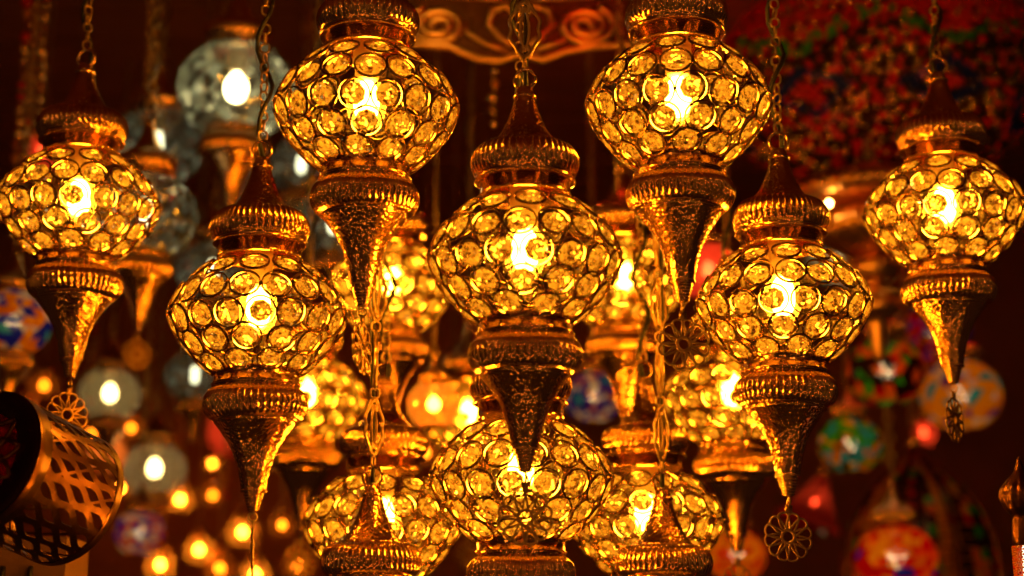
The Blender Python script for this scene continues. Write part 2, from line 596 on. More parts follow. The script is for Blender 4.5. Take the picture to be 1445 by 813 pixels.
def add_chain(root, z0, style, length, cordside=1, cord=True, sc_=1.0, turn=0.0):
    """links run up from z0 for the given length (root space)"""
    z = z0
    i = 0
    if style == 'filigree':
        while z < z0 + length:
            obj('chain_link', D['link'], root, (0, 0, z + 0.005), (0, 0, 0.4 if i else 1.3))
            z += 0.0110
            obj('filigree_link', D['filigree'], root, (0, 0, z + 0.026), (0, 0, turn + 0.25 * math.sin(i * 1.7) + (0.0 if i % 2 == 0 else 0.5)))
            z += 0.0525
            i += 1
    else:
        p = 0.0098 * sc_
        while z < z0 + length:
            obj('chain_link', D['link'], root, (0, 0, z + p / 2), (0.06 * math.sin(i * 2.3), 0.05 * math.cos(i * 1.9), (i % 2) * PI / 2 + 0.35 + 0.12 * i), sc_ if sc_ != 1 else None)
            z += p
            i += 1
    if cord:
        b = MB()
        pts = []
        n = max(12, int((length + 0.03) / 0.012))
        for k in range(n + 1):
            t = k / n
            zz = z0 - 0.014 + t * (length + 0.014)
            off = 0.0062 + 0.0022 * math.sin(zz * 31)
            ang = 0.5 + 70 * (zz - z0) * cordside if style != 'filigree' else 0.6 + 0.8 * math.sin(zz * 9)
            
            pts.append((cordside * off * math.cos(ang), off * math.sin(ang) + 0.003, zz))
        b.tube(pts, 0.0023, False, 6)
        obj('electric_cord', b.mesh('electric_cord', M['cord']), root)

def prof_at(z):
    """globe profile radius (in R) at height z (in R)"""
    tab = [(-0.70, 0.47), (-0.57, 0.63), (-0.43, 0.76), (-0.3, 0.865), (-0.19, 0.935), (-0.08, 0.985), (0, 1.0), (0.08, 0.985),
           (0.19, 0.935), (0.27, 0.885), (0.42, 0.755), (0.6, 0.56), (0.72, 0.46)]
    for (a, ra), (b, rb) in zip(tab, tab[1:]):
        if a <= z <= b:
            return ra + (rb - ra) * (z - a) / (b - a)
    return 0.47

ROWS = [(0.47, 12, 0.97), (0.165, 17, 1.0), (-0.15, 17, 1.0), (-0.40, 13, 1.0), (-0.60, 10, 0.95)]

def root_at(name, u, v, d, rz=0, lean=0.0, leany=0.0, s=1.0):
    e = bpy.data.objects.new(name, None)
    COL.objects.link(e)
    e.empty_display_size = 0.02
    e.location = at(u, v, d)
    e.rotation_euler = (leany, lean, rz)
    e.scale = (s, s, s)
    return e

def crystal_lantern(u, v, rpx, label, rz, med, lean=0.0, chain='links', seed=0, cord=1, bottom=True, lit=True):
    d = F * R / rpx
    e = root_at('crystal_lantern', u, v, d, 0, lean)
    tag(e, label, 'lantern', 'crystal ring lanterns with brass fittings')
    q = random.Random(seed)
    obj('hanging_ring', D['ring'], e, rot=(0, 0, q.uniform(-.4, .4)))
    c = obj('top_cone', D['cone'], e, rot=(0, 0, rz))
    obj('bead', D['bead'], c)
    obj('fluted_cap', D['cap'], e, rot=(0, 0, rz))
    obj('collar', D['collar'], e)
    k = obj('socket', D['socket'], e)
    if lit:
        obj('bulb', D['bulb'], k)
        obj('halo_shell', D['halo_film'], k)
    for ri, (z, n, s) in enumerate(ROWS):
        ph = rz + (0.5 * (ri % 2)) * 2 * PI / n + q.uniform(-.05, .05)
        dz = 0.02
        for i in range(n):
            a = ph + 2 * PI * i / n + q.uniform(-0.012, 0.012)
            zz = z + q.uniform(-0.012, 0.012)
            rho = prof_at(zz)
            t = Vector((prof_at(zz + dz) - prof_at(zz - dz), 0, 2 * dz)).normalized()
            nrm = Vector((t.z, 0, -t.x))           # outward
            ax = Vector((0, 1, 0))
            m3 = Matrix((ax, nrm.cross(ax), nrm)).transposed()
            rot = Matrix.Rotation(a, 3, 'Z') @ m3
            loc = Vector((rho * R * math.cos(a), rho * R * math.sin(a), zz * R))
            w = obj('wire_ring', D['wire'], e, loc, rot.to_4x4() @ Matrix.Scale(s, 4))
            tilt = Matrix.Rotation(q.gauss(0, 0.06), 4, 'X') @ Matrix.Rotation(q.uniform(0, 6.28), 4, 'Z')
            obj('crystal', D['crystal'], w, (0, 0, -0.014 * R), tilt @ Matrix.Diagonal((1, 1, 0.68, 1)))
    if bottom:
        obj('lower_collar', D['lcollar'], e)
        obj('fluted_bowl', D['bowl'], e, rot=(0, 0, rz))
        dr = obj('tapered_drop', D['drop'], e, rot=(0, 0, rz))
        obj('ribbed_tip', D['tip'], dr)
        if med is not None:
            mo = obj('medallion', D['medallion'], e, (0, 0, -2.31 * R), (0, 0, med))
            obj('medallion_link', D['mlink'], mo, (0, 0, 0.02 * R))
            mo.rotation_euler = (q.uniform(-.05, .05), q.uniform(-.06, .06), med)
    ztop = e.location.z + 2.17 * R
    add_chain(e, 2.115 * R, chain, ZCEIL - ztop, cord, True, 1.0, 1.0 if seed > 10 else 0.0)
    return e

# ------------------------------------------------------------------ setting: ceiling boards and back wall
b = MB(); b.box((-4, -0.5, ZCEIL + 0.024), (4, 5.6, ZCEIL + 0.2))
ceil = tag(obj('ceiling', b.mesh('ceiling', M['ceiling'], False)), None, None, kind='structure')
b = MB(); b.box((-4, -0.081, 0), (4, 0.081, 0.022))
plank = b.mesh('plank', M['ceiling'], False)
for i in range(20):
    obj('plank', plank, ceil, (rnd.uniform(-.2, .2), 2.0 + i * 0.17, ZCEIL + rnd.uniform(0, 0.006)), (rnd.uniform(-.01, .01), 0, 0))
b = MB(); b.box((-4, 4.85, 0), (4, 5.1, ZCEIL + 0.02))
tag(obj('wall', b.mesh('wall', M['wall'], False)), None, None, kind='structure')

# ------------------------------------------------------------------ crystal lanterns
CL = [
    (741, 366, 135, 'central crystal lantern with a fully visible top cone on an openwork chain', 0.05, 0.1, 0.0, 'filigree', 1),
    (517, 155, 128, 'upper crystal lantern left of centre, its cap cut off by the top edge', 0.22, 1.31, -0.004, 'links', 2),
    (957, 149, 128, 'upper crystal lantern right of centre, its cap cut off by the top edge', 0.31, 0.12, 0.004, 'links', 3),
    (364, 446, 123, 'crystal lantern left of centre ending in a thin edge-on pendant', 0.12, 1.72, -0.012, 'links', 4),
    (1105, 430, 121, 'crystal lantern right of centre with a round flower pendant below it', 0.40, 0.15, 0.012, 'links', 5),
    (735, 676, 127.5, 'crystal lantern directly under the central one, half hidden by its drop', 0.18, 0.5, 0.0, 'links', 6),
    (111, 290, 111, 'crystal lantern at the far left edge with a flower pendant', 0.5, 0.75, -0.016, 'links', 7),
    (1333, 300, 110, 'crystal lantern at the far right edge with an edge-on pendant', 0.65, 0.92, 0.016, 'links', 8),
    (540, 740, 110, 'slightly blurred crystal lantern behind the lower left lantern top', 0.1, 0.5, 0.0, 'links', 9),
    (912, 735, 108, 'slightly blurred crystal lantern behind the lower right lantern top', 0.33, 0.5, 0.0, 'links', 10),
    (553, 405, 88, 'blurred crystal lantern between the left-of-centre lantern and the central one', 0.2, 0.5, 0.0, 'links', 11),
    (880, 398, 90, 'blurred crystal lantern close behind the right side of the central one', 0.0, 0.5, 0.0, 'links', 12),
    (432, 562, 84, 'blurred crystal lantern behind the lower right of the left-of-centre lantern', 0.45, 0.4, 0.0, 'links', 13),
    (1033, 560, 97, 'blurred crystal lantern under the upper right lantern pendant', 0.25, 0.5, 0.0, 'links', 14),
    (662, 588, 72, 'blurred small crystal lantern left of the central drop', 0.25, 0.5, 0.0, 'links', 15),
    (521, 925, 126, 'lantern at lower left of centre showing only its brass cone and cap', 0.15, None, 0.0, 'filigree', 16),
    (940, 922, 121, 'lantern at lower right of centre showing only its brass cone and cap', 0.35, None, 0.0, 'filigree', 17),
]
for (u, v, rp, lab, rz, med, lean, ch, seed) in CL:
    crystal_lantern(u, v, rp, lab, rz, med, lean, ch, seed, 1 if seed % 2 else -1)

# ------------------------------------------------------------------ glass globe lanterns
def globe_mesh(name, m, kx=1.0, kz=0.86, seg=48, thick=0.0):
    b = MB()
    pr = []
    for i in range(25):
        a = math.radians(58 - i * 116 / 24)
        pr.append((R * kx * math.cos(a), R * kz * math.sin(a)))
    b.lathe(pr, seg, cap=False)
    return b.mesh(name, m)

def crackle_mesh():
    q = random.Random(21)
    b = MB()
    pr = []
    for i in range(31):
        a = math.radians(58 - i * 116 / 30)
        pr.append((R * math.cos(a), R * 0.86 * math.sin(a)))
    b.lathe(pr, 60, cap=False)
    for v in b.v:
        v *= 1 + q.uniform(-0.013, 0.013)
    return b.mesh('glass_globe', M['crackle'], False)
G_crackle = crackle_mesh()
G_pale = globe_mesh('glass_globe', M['pale'])
G_amber = globe_mesh('glass_globe', M['amberglass'], 1, 0.95)
G_red = globe_mesh('glass_globe', M['redglass'], 0.9, 1.0)
G_orange = globe_mesh('glass_globe', M['orangeglass'], 0.9, 1.0)

def bulb_mesh(m, r=0.2):
    b = MB()
    b.lathe(sc(smooth_prof([(0.05, 0.34), (0.10, 0.28), (r * 0.92, 0.14), (r, 0.02), (r * 0.8, -0.12), (r * 0.4, -0.19), (0.01, -0.21)], 3)), 14)
    return b.mesh('bulb', m)

B_warm = bulb_mesh(M['bulb_warm'], 0.2)
B_far = bulb_mesh(M['bulb_far'], 0.24)
B_dim = bulb_mesh(M['bulb_dim'])
M['bulb_faint'] = emit('bulb_glow_faint', (1, 0.80, 0.5), 5)  # weak glow, mostly for bulbs added to brighten glass globes
B_faint = bulb_mesh(M['bulb_faint'], 0.12)
B_red = bulb_mesh(M['bulb_red'])
B_bead = bulb_mesh(M['bulb_bead'])

def fittings(e, rz, lower=True, med=None):
    c = obj('top_cone', D['cone'], e)
    obj('bead', D['bead'], c)
    obj('fluted_cap', D['cap'], e, rot=(0, 0, rz))
    obj('collar', D['collar'], e)
    obj('hanging_ring', D['ring'], e)
    if lower:
        obj('lower_collar', D['lcollar'], e)
        obj('fluted_bowl', D['bowl'], e, rot=(0, 0, rz))
        dr = obj('tapered_drop', D['drop'], e)
        obj('ribbed_tip', D['tip'], dr)
        if med is not None:
            mo = obj('medallion', D['medallion'], e, (0, 0, -2.31 * R), (0, 0, med))
            obj('medallion_link', D['mlink'], mo, (0, 0, 0.02 * R))

def glass_lantern(u, v, rpx, d, gmesh, bulb, label, rz=0.0, lower=True, lean=0.0, name='glass_lantern', group='glass globe lanterns in the background', cat='lantern', med=None, cord=True):
    s = d * rpx / F / R
    e = root_at(name, u, v, d, 0, lean, 0, s)
    tag(e, label, cat, group)
    fittings(e, rz, lower, med)
    obj('glass_globe', gmesh, e)
    if bulb:
        k = obj('socket', D['socket'], e)
        obj('bulb', bulb, k)
    L = (ZCEIL - e.location.z) / s - 2.15 * R
    add_chain(e, 2.115 * R, 'links', max(0.02, L), 1, cord, 1.6)
    return e

glass_lantern(333, 128, 82, 2.35, G_crackle, B_warm, 'large lit crackled clear glass lantern behind the upper left chain', 0.1)
glass_lantern(222, 207, 64, 2.7, G_crackle, B_faint, 'dim greenish clear glass lantern left of the large crackled one', 0.2)  # faint bulbs added in these crackled globes to brighten their glass
glass_lantern(204, 305, 74, 2.2, G_crackle, B_faint, 'dim greenish glass lantern right behind the far left crystal lantern', 0.3, med=0.6)
glass_lantern(300, 385, 52, 3.0, G_crackle, B_faint, 'dim small glass lantern hidden behind the left-of-centre crystal globe', 0.3)
glass_lantern(275, 532, 42, 3.0, G_crackle, B_faint, 'dim small glass lantern beside the left-of-centre lower bowl', 0.3)
glass_lantern(470, 318, 58, 2.8, G_crackle, B_faint, 'dim greenish glass lantern behind the upper left drop', 0.3)
glass_lantern(425, 235, 46, 3.1, G_crackle, B_faint, 'dim greenish glass lantern beside the upper left crystal globe', 0.3)
glass_lantern(155, 557, 43, 3.4, G_pale, B_warm, 'lit pale frosted lamp right of the far left pendant', 0.3)
glass_lantern(218, 663, 44, 3.6, G_pale, B_warm, 'lit pale frosted lamp low on the left above the amber lamps', 0.3)

amber = [(254, 706, 24, 4.2), (281, 777, 26, 4.0), (226, 798, 26, 3.9), (342, 752, 27, 3.8), (360, 812, 26, 3.9), (170, 690, 14, 4.6), (300, 655, 13, 4.6)]
alab = ['lit amber lamp highest of the cluster at lower left', 'lit amber lamp in the middle of the lower left cluster', 'lit amber lamp leftmost at the bottom edge',
        'lit amber lamp behind the thin edge-on pendant', 'lit amber lamp at the bottom edge under the thin pendant', 'small faint amber lamp just right of the pierced metal drum',
        'small faint amber lamp beside the pale frosted lamp']
for (a, l) in zip(amber, alab):
    glass_lantern(a[0], a[1], a[2] * 0.8, a[3], G_amber, B_far, l, 0, False, name='amber_lamp', group='amber lamps at the lower left', cat='lamp', cord=False)
M['bulb_amber_dim'] = emit('bulb_glow_amber_dim', (1, 0.36, 0.04), 14)
B_amb = bulb_mesh(M['bulb_amber_dim'], 0.24)
for (u, v, r_, d, l) in [(185, 605, 18, 4.0, 'dim orange lamp between the two pale frosted lamps'), (300, 700, 18, 4.3, 'dim orange lamp right of the highest amber lamp'),
                         (330, 590, 20, 4.2, 'dim orange lamp left of the left-of-centre bowl'), (425, 690, 20, 3.4, 'dim orange lamp under the blurred left crystal lantern'),
                         (62, 545, 20, 4.2, 'dim orange lamp left of the far left pendant'), (398, 742, 19, 3.5, 'dim orange lamp right of the thin edge-on pendant'),
                         (130, 612, 20, 4.0, 'dim orange lamp below the far left pendant'), (310, 803, 22, 4.0, 'dim orange lamp at the bottom edge between the amber ones'),
                         (420, 800, 22, 3.6, 'dim orange lamp at the bottom edge left of the blurred globe'), (640, 520, 18, 3.4, 'dim orange lamp above the bright amber one'),
                         (600, 640, 22, 3.3, 'dim orange lamp beneath the bright amber one'), (680, 520, 16, 3.6, 'dim orange lamp close left of the central bowl')]:
    glass_lantern(u, v, r_, d, G_amber, B_amb, l, 0, False, name='amber_lamp', group='dim orange lamps in the background', cat='lamp', cord=False)
glass_lantern(612, 572, 38, 2.15, G_amber, B_far, 'bright amber lamp left of the central drop', 0, False, name='amber_lamp', cat='lamp', group='amber lamps at the lower left', cord=False)
glass_lantern(1000, 383, 44, 2.6, G_red, B_warm, 'plain red glass lamp behind the upper right drop', 0, False, name='red_lamp', cat='lamp', group='red glass lamps')
glass_lantern(1303, 612, 20, 3.6, G_red, B_warm, 'small red glass lamp under the far right pendant', 0, False, name='red_lamp', cat='lamp', group='red glass lamps', cord=False)
for (u, v, r_, d, l) in [(60, 215, 30, 3.2, 'dim red glass lamp behind the far left lantern cap'), (30, 600, 34, 4.2, 'orange glass lamp behind the pierced drum handle'),
                         (330, 610, 40, 4.4, 'large dull red lamp left of the left-of-centre drop'), (150, 640, 30, 4.4, 'orange glass lamp between the pierced drum and the pale lamps')]:
    glass_lantern(u, v, r_, d, G_orange if 'orange' in l else G_red, B_dim, l, 0, False, name='coloured_glass_lamp', cat='lamp', group='dim coloured lamps on the left', cord=False)

# ------------------------------------------------------------------ mosaic lanterns
def mosaic_mesh(cols, seed, flowers, petal, sub=3, kz=0.9, kx=1.0):
    bm = bmesh.new()
    bmesh.ops.create_icosphere(bm, subdivisions=sub, radius=1.0)
    q = random.Random(seed)
    names = sorted(set(cols) | {petal[0], petal[1]})
    cs = []
    for i in range(flowers):
        z = q.uniform(-.5, .5); a = 2 * PI * (i + q.uniform(-.15, .15)) / flowers
        cs.append(Vector((math.sqrt(1 - z * z) * math.cos(a), math.sqrt(1 - z * z) * math.sin(a), z)))
    b = MB()
    for f in bm.faces:
        c = f.calc_center_median()
        if abs(c.z) > 0.86:
            continue
        dm = min((c.normalized() - x).length for x in cs)
        k = petal[0] if dm < 0.16 else (petal[1] if dm < 0.40 else q.choice(cols))
        o, i_ = [], []
        for v in f.verts:
            p = c + (v.co - c) * 0.97
            o.append((p.x * R * kx, p.y * R * kx, p.z * R * kz))
            p = p * 0.955
            i_.append((p.x * R * kx, p.y * R * kx, p.z * R * kz))
        b.add(o + i_, [(0, 1, 2), (3, 5, 4), (0, 3, 4, 1), (1, 4, 5, 2), (2, 5, 3, 0)], names.index(k))
    bm.free()
    return b.mesh('mosaic_tiles', [M['t_' + n] for n in names], False)

def mosaic_lantern(u, v, rpx, d, me, bulb, label, lower=False, rz=0.0):
    s = d * rpx / F / R
    e = root_at('mosaic_lantern', u, v, d, rz, 0, 0, s)
    tag(e, label, 'lantern', 'mosaic glass lanterns')
    fittings(e, 0, lower)
    t = obj('mosaic_tiles', me, e)
    t['kind'] = 'stuff'
    if bulb:
        k = obj('socket', D['socket'], e)
        obj('bulb', bulb, k)
    L = (ZCEIL - e.location.z) / s - 2.15 * R
    add_chain(e, 2.115 * R, 'links', max(0.02, L), 1, False, 2.0)
    return e

mosaic_lantern(18, 455, 55, 2.3, mosaic_mesh(['yellow', 'white', 'amber', 'blue'], 1, 5, ('cyan', 'blue')), B_dim, 'blue and white mosaic lantern at the left edge under the crystal globe', True)
mosaic_lantern(197, 752, 36, 3.3, mosaic_mesh(['red', 'blue', 'white', 'amber'], 2, 5, ('yellow', 'blue')), B_warm, 'multicoloured mosaic lantern right of the pierced metal drum')
mosaic_lantern(838, 560, 42, 2.9, mosaic_mesh(['blue', 'violet', 'white', 'amber'], 3, 6, ('cyan', 'blue')), B_dim, 'deep blue mosaic lantern right of the central drop')
mosaic_lantern(1200, 628, 46, 2.9, mosaic_mesh(['green', 'amber', 'dark', 'cyan', 'yellow'], 4, 5, ('cyan', 'green')), B_dim, 'green mosaic lantern right of the right-of-centre drop')
mosaic_lantern(1356, 558, 58, 3.0, mosaic_mesh(['amber', 'yellow', 'white', 'yellow', 'violet'], 5, 12, ('cyan', 'yellow')), B_dim, 'orange and blue mosaic lantern behind the far right pendant')
mosaic_lantern(1250, 525, 56, 2.8, mosaic_mesh(['amber', 'dark', 'dark', 'orange', 'green', 'red'], 6, 6, ('orange', 'dark')), B_dim, 'brownish mosaic lantern between the two right crystal lanterns')  # bulb added to brighten this unlit lantern
mosaic_lantern(1265, 790, 58, 2.8, mosaic_mesh(['orange', 'yellow', 'amber', 'red'], 7, 5, ('blue', 'red')), B_warm, 'lit red and amber mosaic lantern at the bottom right', False, 0.9)
mosaic_lantern(1040, 785, 42, 3.0, mosaic_mesh(['yellow', 'orange', 'red', 'amber'], 8, 5, ('red', 'yellow')), B_warm, 'lit yellow and red mosaic lantern at the bottom behind a blurred drop')
mosaic_lantern(1180, 365, 44, 3.0, mosaic_mesh(['white', 'cyan', 'amber', 'dark'], 9, 5, ('blue', 'white')), B_dim, 'pale blue mosaic lantern beside the right-of-centre cap')
mosaic_lantern(1320, 470, 50, 3.4, mosaic_mesh(['red', 'orange', 'dark', 'violet'], 10, 5, ('blue', 'red')), B_dim, 'dark red and blue mosaic lantern behind the far right drop')

# ------------------------------------------------------------------ big beaded lamp, top right
def bead_lamp(u, v, rpx, d):
    s = d * rpx / F
    e = root_at('beaded_lamp', u, v, d)
    tag(e, 'large round lamp covered in red, green and blue beads at the upper right', 'lamp')
    q = random.Random(5)
    names = ['red', 'green', 'blue', 'amber', 'dark']
    ico = bmesh.new(); bmesh.ops.create_icosphere(ico, subdivisions=1, radius=1.0)
    iv = [v_.co.copy() for v_ in ico.verts]; jf = [tuple(x.index for x in f.verts) for f in ico.faces]; ico.free()
    b = MB()
    N = 9000
    rb = s * 0.026
    for i in range(N):
        z = 1 - 2 * (i + 0.5) / N
        a = (i * 2.399963) % (2 * PI)
        rr = math.sqrt(1 - z * z)
        lon = a
        if math.cos(lon + PI / 2) < -0.35:      # far side is never seen
            continue
        zig = -0.14 + 0.13 * abs(((lon * 7 / (2 * PI)) % 1) * 2 - 1) * 2
        u7 = ((lon * 7 / (2 * PI)) % 1) - 0.5
        zig += q.gauss(0, 0.02)
        if z > zig + 0.05: k = q.choice(['red', 'red', 'red', 'red', 'amber', 'dark'])
        elif z > zig - 0.05: k = q.choice(['green', 'green', 'green', 'dark', 'red'])
        else:
            dd = abs(u7) * 2.4 + abs(z + 0.46) * 4.5
            if 0.55 < dd < 0.85: k = 'blue'
            elif dd < 0.3: k = 'red'
            else: k = q.choice(['red', 'dark', 'amber', 'dark', 'red', 'dark', 'dark', 'amber', 'dark'])
        p = Vector((rr * math.cos(a) * s, rr * math.sin(a) * s, z * s * 0.68))
        r_ = rb * q.uniform(.75, 1.1)
        b.add([p + x * r_ for x in iv], jf, names.index(k))
    o = obj('beads', b.mesh('beads', [M['brass'] if n == 'amber' else M['t_' + n] for n in names]), e)
    o['kind'] = 'stuff'
    b = MB()
    b.lathe([(s * 0.955 * math.cos(math.radians(x)), s * 0.645 * math.sin(math.radians(x))) for x in range(-88, 79, 6)], 48, cap=False)
    obj('glass_liner', b.mesh('glass_liner', M['liner']), e)
    b = MB()
    b.lathe([(s * 0.16, s * 0.67), (s * 0.3, s * 0.68), (s * 0.2, s * 0.8), (s * 0.06, s * 1.0), (s * 0.02, s * 1.02)], 32)
    obj('cap', b.mesh('cap', M['antique']), e)
    k = obj('socket', D['socket'], e, (0, 0, s * 0.36), None, 1.0)
    obj('bulb', B_bead, k)
    add_chain(e, s * 1.02, 'links', max(0.02, ZCEIL - e.location.z - s * 1.02), 1, False, 2.0)
bead_lamp(1235, 118, 225, 2.85)

# ------------------------------------------------------------------ scrolled brass tray at the top
def scroll_tray():
    d = 2.15
    e = root_at('scrolled_brass_plaque', 735, 30, d)
    tag(e, 'scalloped brass plaque with spiral scrolls hanging behind the top chain', 'plaque')
    k = d / F
    # plate outline in pixels relative to (735, 30)
    out = [(-190, -120), (190, -120), (190, 20), (165, 38), (100, 42), (60, 50), (30, 62), (0, 52), (-30, 62), (-60, 60), (-100, 42), (-150, 40), (-175, 28), (-190, 0)]
    vs, fs = [], []
    n = len(out)
    for y in (0.0, 0.006):
        for (x, z) in out:
            vs.append((x * k, y, -z * k))
    fs.append(tuple(range(n))); fs.append(tuple(range(2 * n - 1, n - 1, -1)))
    for i in range(n):
        j = (i + 1) % n
        fs.append((j, i, n + i, n + j))
    b = MB(); b.add(vs, fs)
    obj('plate', b.mesh('plate', M['gap_dark'], False), e)  # solid plate, its dark colour stands in for shaded gaps between scrolls
    def tube(pts, r, name):
        b = MB(); b.tube([(x * k, -0.004, -z * k) for x, z in pts], r * k, False, 8)
        obj(name, b.mesh(name, M['plaque']), e)
    for (cx, cz, sg) in ((-118, 8, 1), (92, 8, -1), (-150, -75, 1), (140, -75, -1)):
        pts = []
        for i in range(60):
            a = i / 59 * 2 * PI * 2.3
            rr = 6 + 30 * i / 59
            pts.append((cx + sg * rr * math.cos(a + 2.4) * 1.15, cz + rr * math.sin(a + 2.4) * 0.85))
        tube(pts, 6.5, 'scroll')
    tube([(x, z - 2) for x, z in out[2:]], 6, 'rim')
    for sg in (-1, 1):
        tube([(sg * x, z) for x, z in ((8, 40), (25, 30), (45, 8), (40, -14), (20, -22), (8, -8))], 5, 'scroll')
        tube([(sg * x, z) for x, z in ((15, 48), (50, 36), (75, 20), (78, 2))], 4, 'scroll')
        tube([(sg * x, z) for x, z in ((5, -30), (60, -34), (120, -40), (180, -38))], 5, 'scroll')
    add_chain(e, 120 * k, 'links', ZCEIL - e.location.z - 120 * k, 1, False, 1.6)
scroll_tray()
glass_lantern(598, -70, 34, 1.98, G_pale, B_far, 'added unseen pale lamp above the frame lighting the left plaque scroll', 0, False, name='added_pale_lamp', cat='lamp', group='added lamps above the plaque', cord=False)  # added out of view to light the left scroll
glass_lantern(835, -62, 34, 1.98, G_red, B_red, 'added unseen red glass lamp above the frame lighting the plaque scroll', 0, False, name='red_lamp', cat='lamp', group='red glass lamps', cord=False)  # added out of view to give the scroll its red light

# ------------------------------------------------------------------ brass chandelier parts at the right
def chandelier():
    d = 2.6
    e = root_at('brass_chandelier', 1232, 345, d)
    tag(e, 'blurred tiered brass chandelier between the two right crystal lanterns', 'chandelier')
    k = d / F
    b = MB()
    b.lathe([(20 * k, 110 * k), (60 * k, 100 * k), (120 * k, 78 * k, 4 * k), (128 * k, 66 * k, 6 * k), (120 * k, 56 * k, 4 * k), (80 * k, 52 * k), (20 * k, 50 * k)], 160, 40)
    obj('upper_tier', b.mesh('upper_tier', M['plaque']), e)
    b = MB()
    b.lathe([(30 * k, 50 * k), (70 * k, 42 * k), (84 * k, 22 * k, 5 * k), (78 * k, 8 * k, 4 * k), (50 * k, -8 * k), (25 * k, -20 * k)], 160, 32)
    obj('middle_tier', b.mesh('middle_tier', M['plaque']), e)
    b = MB()
    b.lathe(smooth_prof([(22 * k, -18 * k), (34 * k, -34 * k), (26 * k, -52 * k), (14 * k, -58 * k), (32 * k, -74 * k), (34 * k, -98 * k), (16 * k, -112 * k), (10 * k, -150 * k), (3 * k, -170 * k)], 4), 48)
    obj('stem', b.mesh('stem', M['plaque']), e)
    q = random.Random(17)
    for (rr, z, n, sz) in ((131, 62, 44, 5.5), (88, 14, 30, 5), (36, -30, 14, 4.5), (38, -88, 14, 4.5)):
        b = MB(); b.lathe([(0.3 * sz * k, sz * k), (0.8 * sz * k, 0.6 * sz * k), (sz * k, 0), (0.8 * sz * k, -0.6 * sz * k), (0.3 * sz * k, -sz * k)], 10)
        mb = [b.mesh('glass_bead', M[m_]) for m_ in ('t_amber', 't_yellow', 'brass')]
        for i in range(n):
            a = 2 * PI * i / n
            obj('glass_bead', q.choice(mb), e, (rr * k * math.cos(a), rr * k * math.sin(a), (z + q.uniform(-1.5, 1.5)) * k))
    for (z, s_) in ((30, 0.35), (-4, 0.25)):
        for i in range(5):
            a = 2 * PI * i / 5 + 0.3 + z
            obj('bulb', B_far, e, ((104 if z > 0 else 62) * k * math.cos(a), (104 if z > 0 else 62) * k * math.sin(a), (z + 8) * k), None, s_ * 0.6)  # bulbs added to light the beads and the middle tier
    add_chain(e, 108 * k, 'links', ZCEIL - e.location.z - 108 * k, 1, False, 1.8)
chandelier()

# ------------------------------------------------------------------ pointed mosaic lamp bottom right
def pointed_lamp():
    d = 3.1
    e = root_at('pointed_lamp', 1300, 800, d)
    tag(e, 'tall pointed dim mosaic lamp at the bottom right behind the lit red one', 'lamp')
    k = d / F
    pr = smooth_prof([(70, -150), (100, -100), (112, -40), (108, 20), (88, 80), (55, 120), (24, 145), (6, 170)], 4)
    q = random.Random(3)
    seg = 44
    b = MB()
    names = ['dark', 'amber', 'red', 'green', 'orange']
    for i in range(len(pr) - 1):
        (r0, z0), (r1, z1) = pr[i], pr[i + 1]
        for s_ in range(seg):
            a0, a1 = 2 * PI * (s_ + 0.06) / seg, 2 * PI * (s_ + 0.94) / seg
            zz0, zz1 = z0 + (z1 - z0) * .06, z0 + (z1 - z0) * .94
            ring = abs(((s_ / seg * 6) % 1) - 0.5)
            w = 0.5 * (1 - i / len(pr))
            kx = 'dark' if 0.25 < ring < 0.36 else ('amber' if ring < 0.12 else q.choice(['dark', 'amber', 'orange', 'dark', 'green', 'dark', 'red']))
            vs = []
            for f_ in (1.0, 0.965):
                vs += [(r0 * k * f_ * math.cos(a0), r0 * k * f_ * math.sin(a0), zz0 * k), (r0 * k * f_ * math.cos(a1), r0 * k * f_ * math.sin(a1), zz0 * k),
                       (r1 * k * f_ * math.cos(a1), r1 * k * f_ * math.sin(a1), zz1 * k), (r1 * k * f_ * math.cos(a0), r1 * k * f_ * math.sin(a0), zz1 * k)]
            b.add(vs, [(0, 1, 2, 3), (7, 6, 5, 4), (0, 4, 5, 1), (1, 5, 6, 2), (2, 6, 7, 3), (3, 7, 4, 0)], names.index(kx))
    o = obj('mosaic_tiles', b.mesh('mosaic_tiles', [M['t_' + n] for n in names], False), e)
    o['kind'] = 'stuff'
    obj('bulb', B_dim, e, (0, 0, -20 * k), None, 0.8)  # bulb added to make the unlit lamp easier to see
    for s_ in range(8):
        b = MB()
        a = 2 * PI * s_ / 8 + 0.2
        b.tube([(r_ * 1.01 * k * math.cos(a), r_ * 1.01 * k * math.sin(a), z_ * k) for r_, z_ in pr], 4 * k, False, 6)
        obj('rib', b.mesh('rib', M['antique']), e)
    b = MB(); b.lathe([(4 * k, 165 * k), (12 * k, 172 * k), (8 * k, 186 * k), (2 * k, 200 * k)], 24)
    obj('finial', b.mesh('finial', M['brass']), e)
    add_chain(e, 198 * k, 'links', ZCEIL - e.location.z - 198 * k, 1, False, 1.8)
pointed_lamp()

# ------------------------------------------------------------------ red star lamp
def cone_lamp():
    d = 3.5
    e = root_at('red_cone_lamp', 1150, 708, d, 0, 0.35)
    tag(e, 'blurred red cone-shaped lamp behind the round flower pendant', 'lamp')
    k = d / F
    b = MB()
    b.lathe([(6 * k, 40 * k), (16 * k, 20 * k), (34 * k, -14 * k), (48 * k, -30 * k), (44 * k, -36 * k)], 8, cap=False)
    obj('shade', b.mesh('shade', M['redglass'], False), e)
    b = MB(); b.lathe([(2 * k, 56 * k), (8 * k, 50 * k), (9 * k, 38 * k), (4 * k, 36 * k)], 16)
    obj('cap', b.mesh('cap', M['brass']), e)
    obj('bulb', B_dim, e, (0, 0, -0.002), None, 0.35)
    add_chain(e, 54 * k, 'links', ZCEIL - e.location.z - 54 * k, 1, False, 1.6)
cone_lamp()

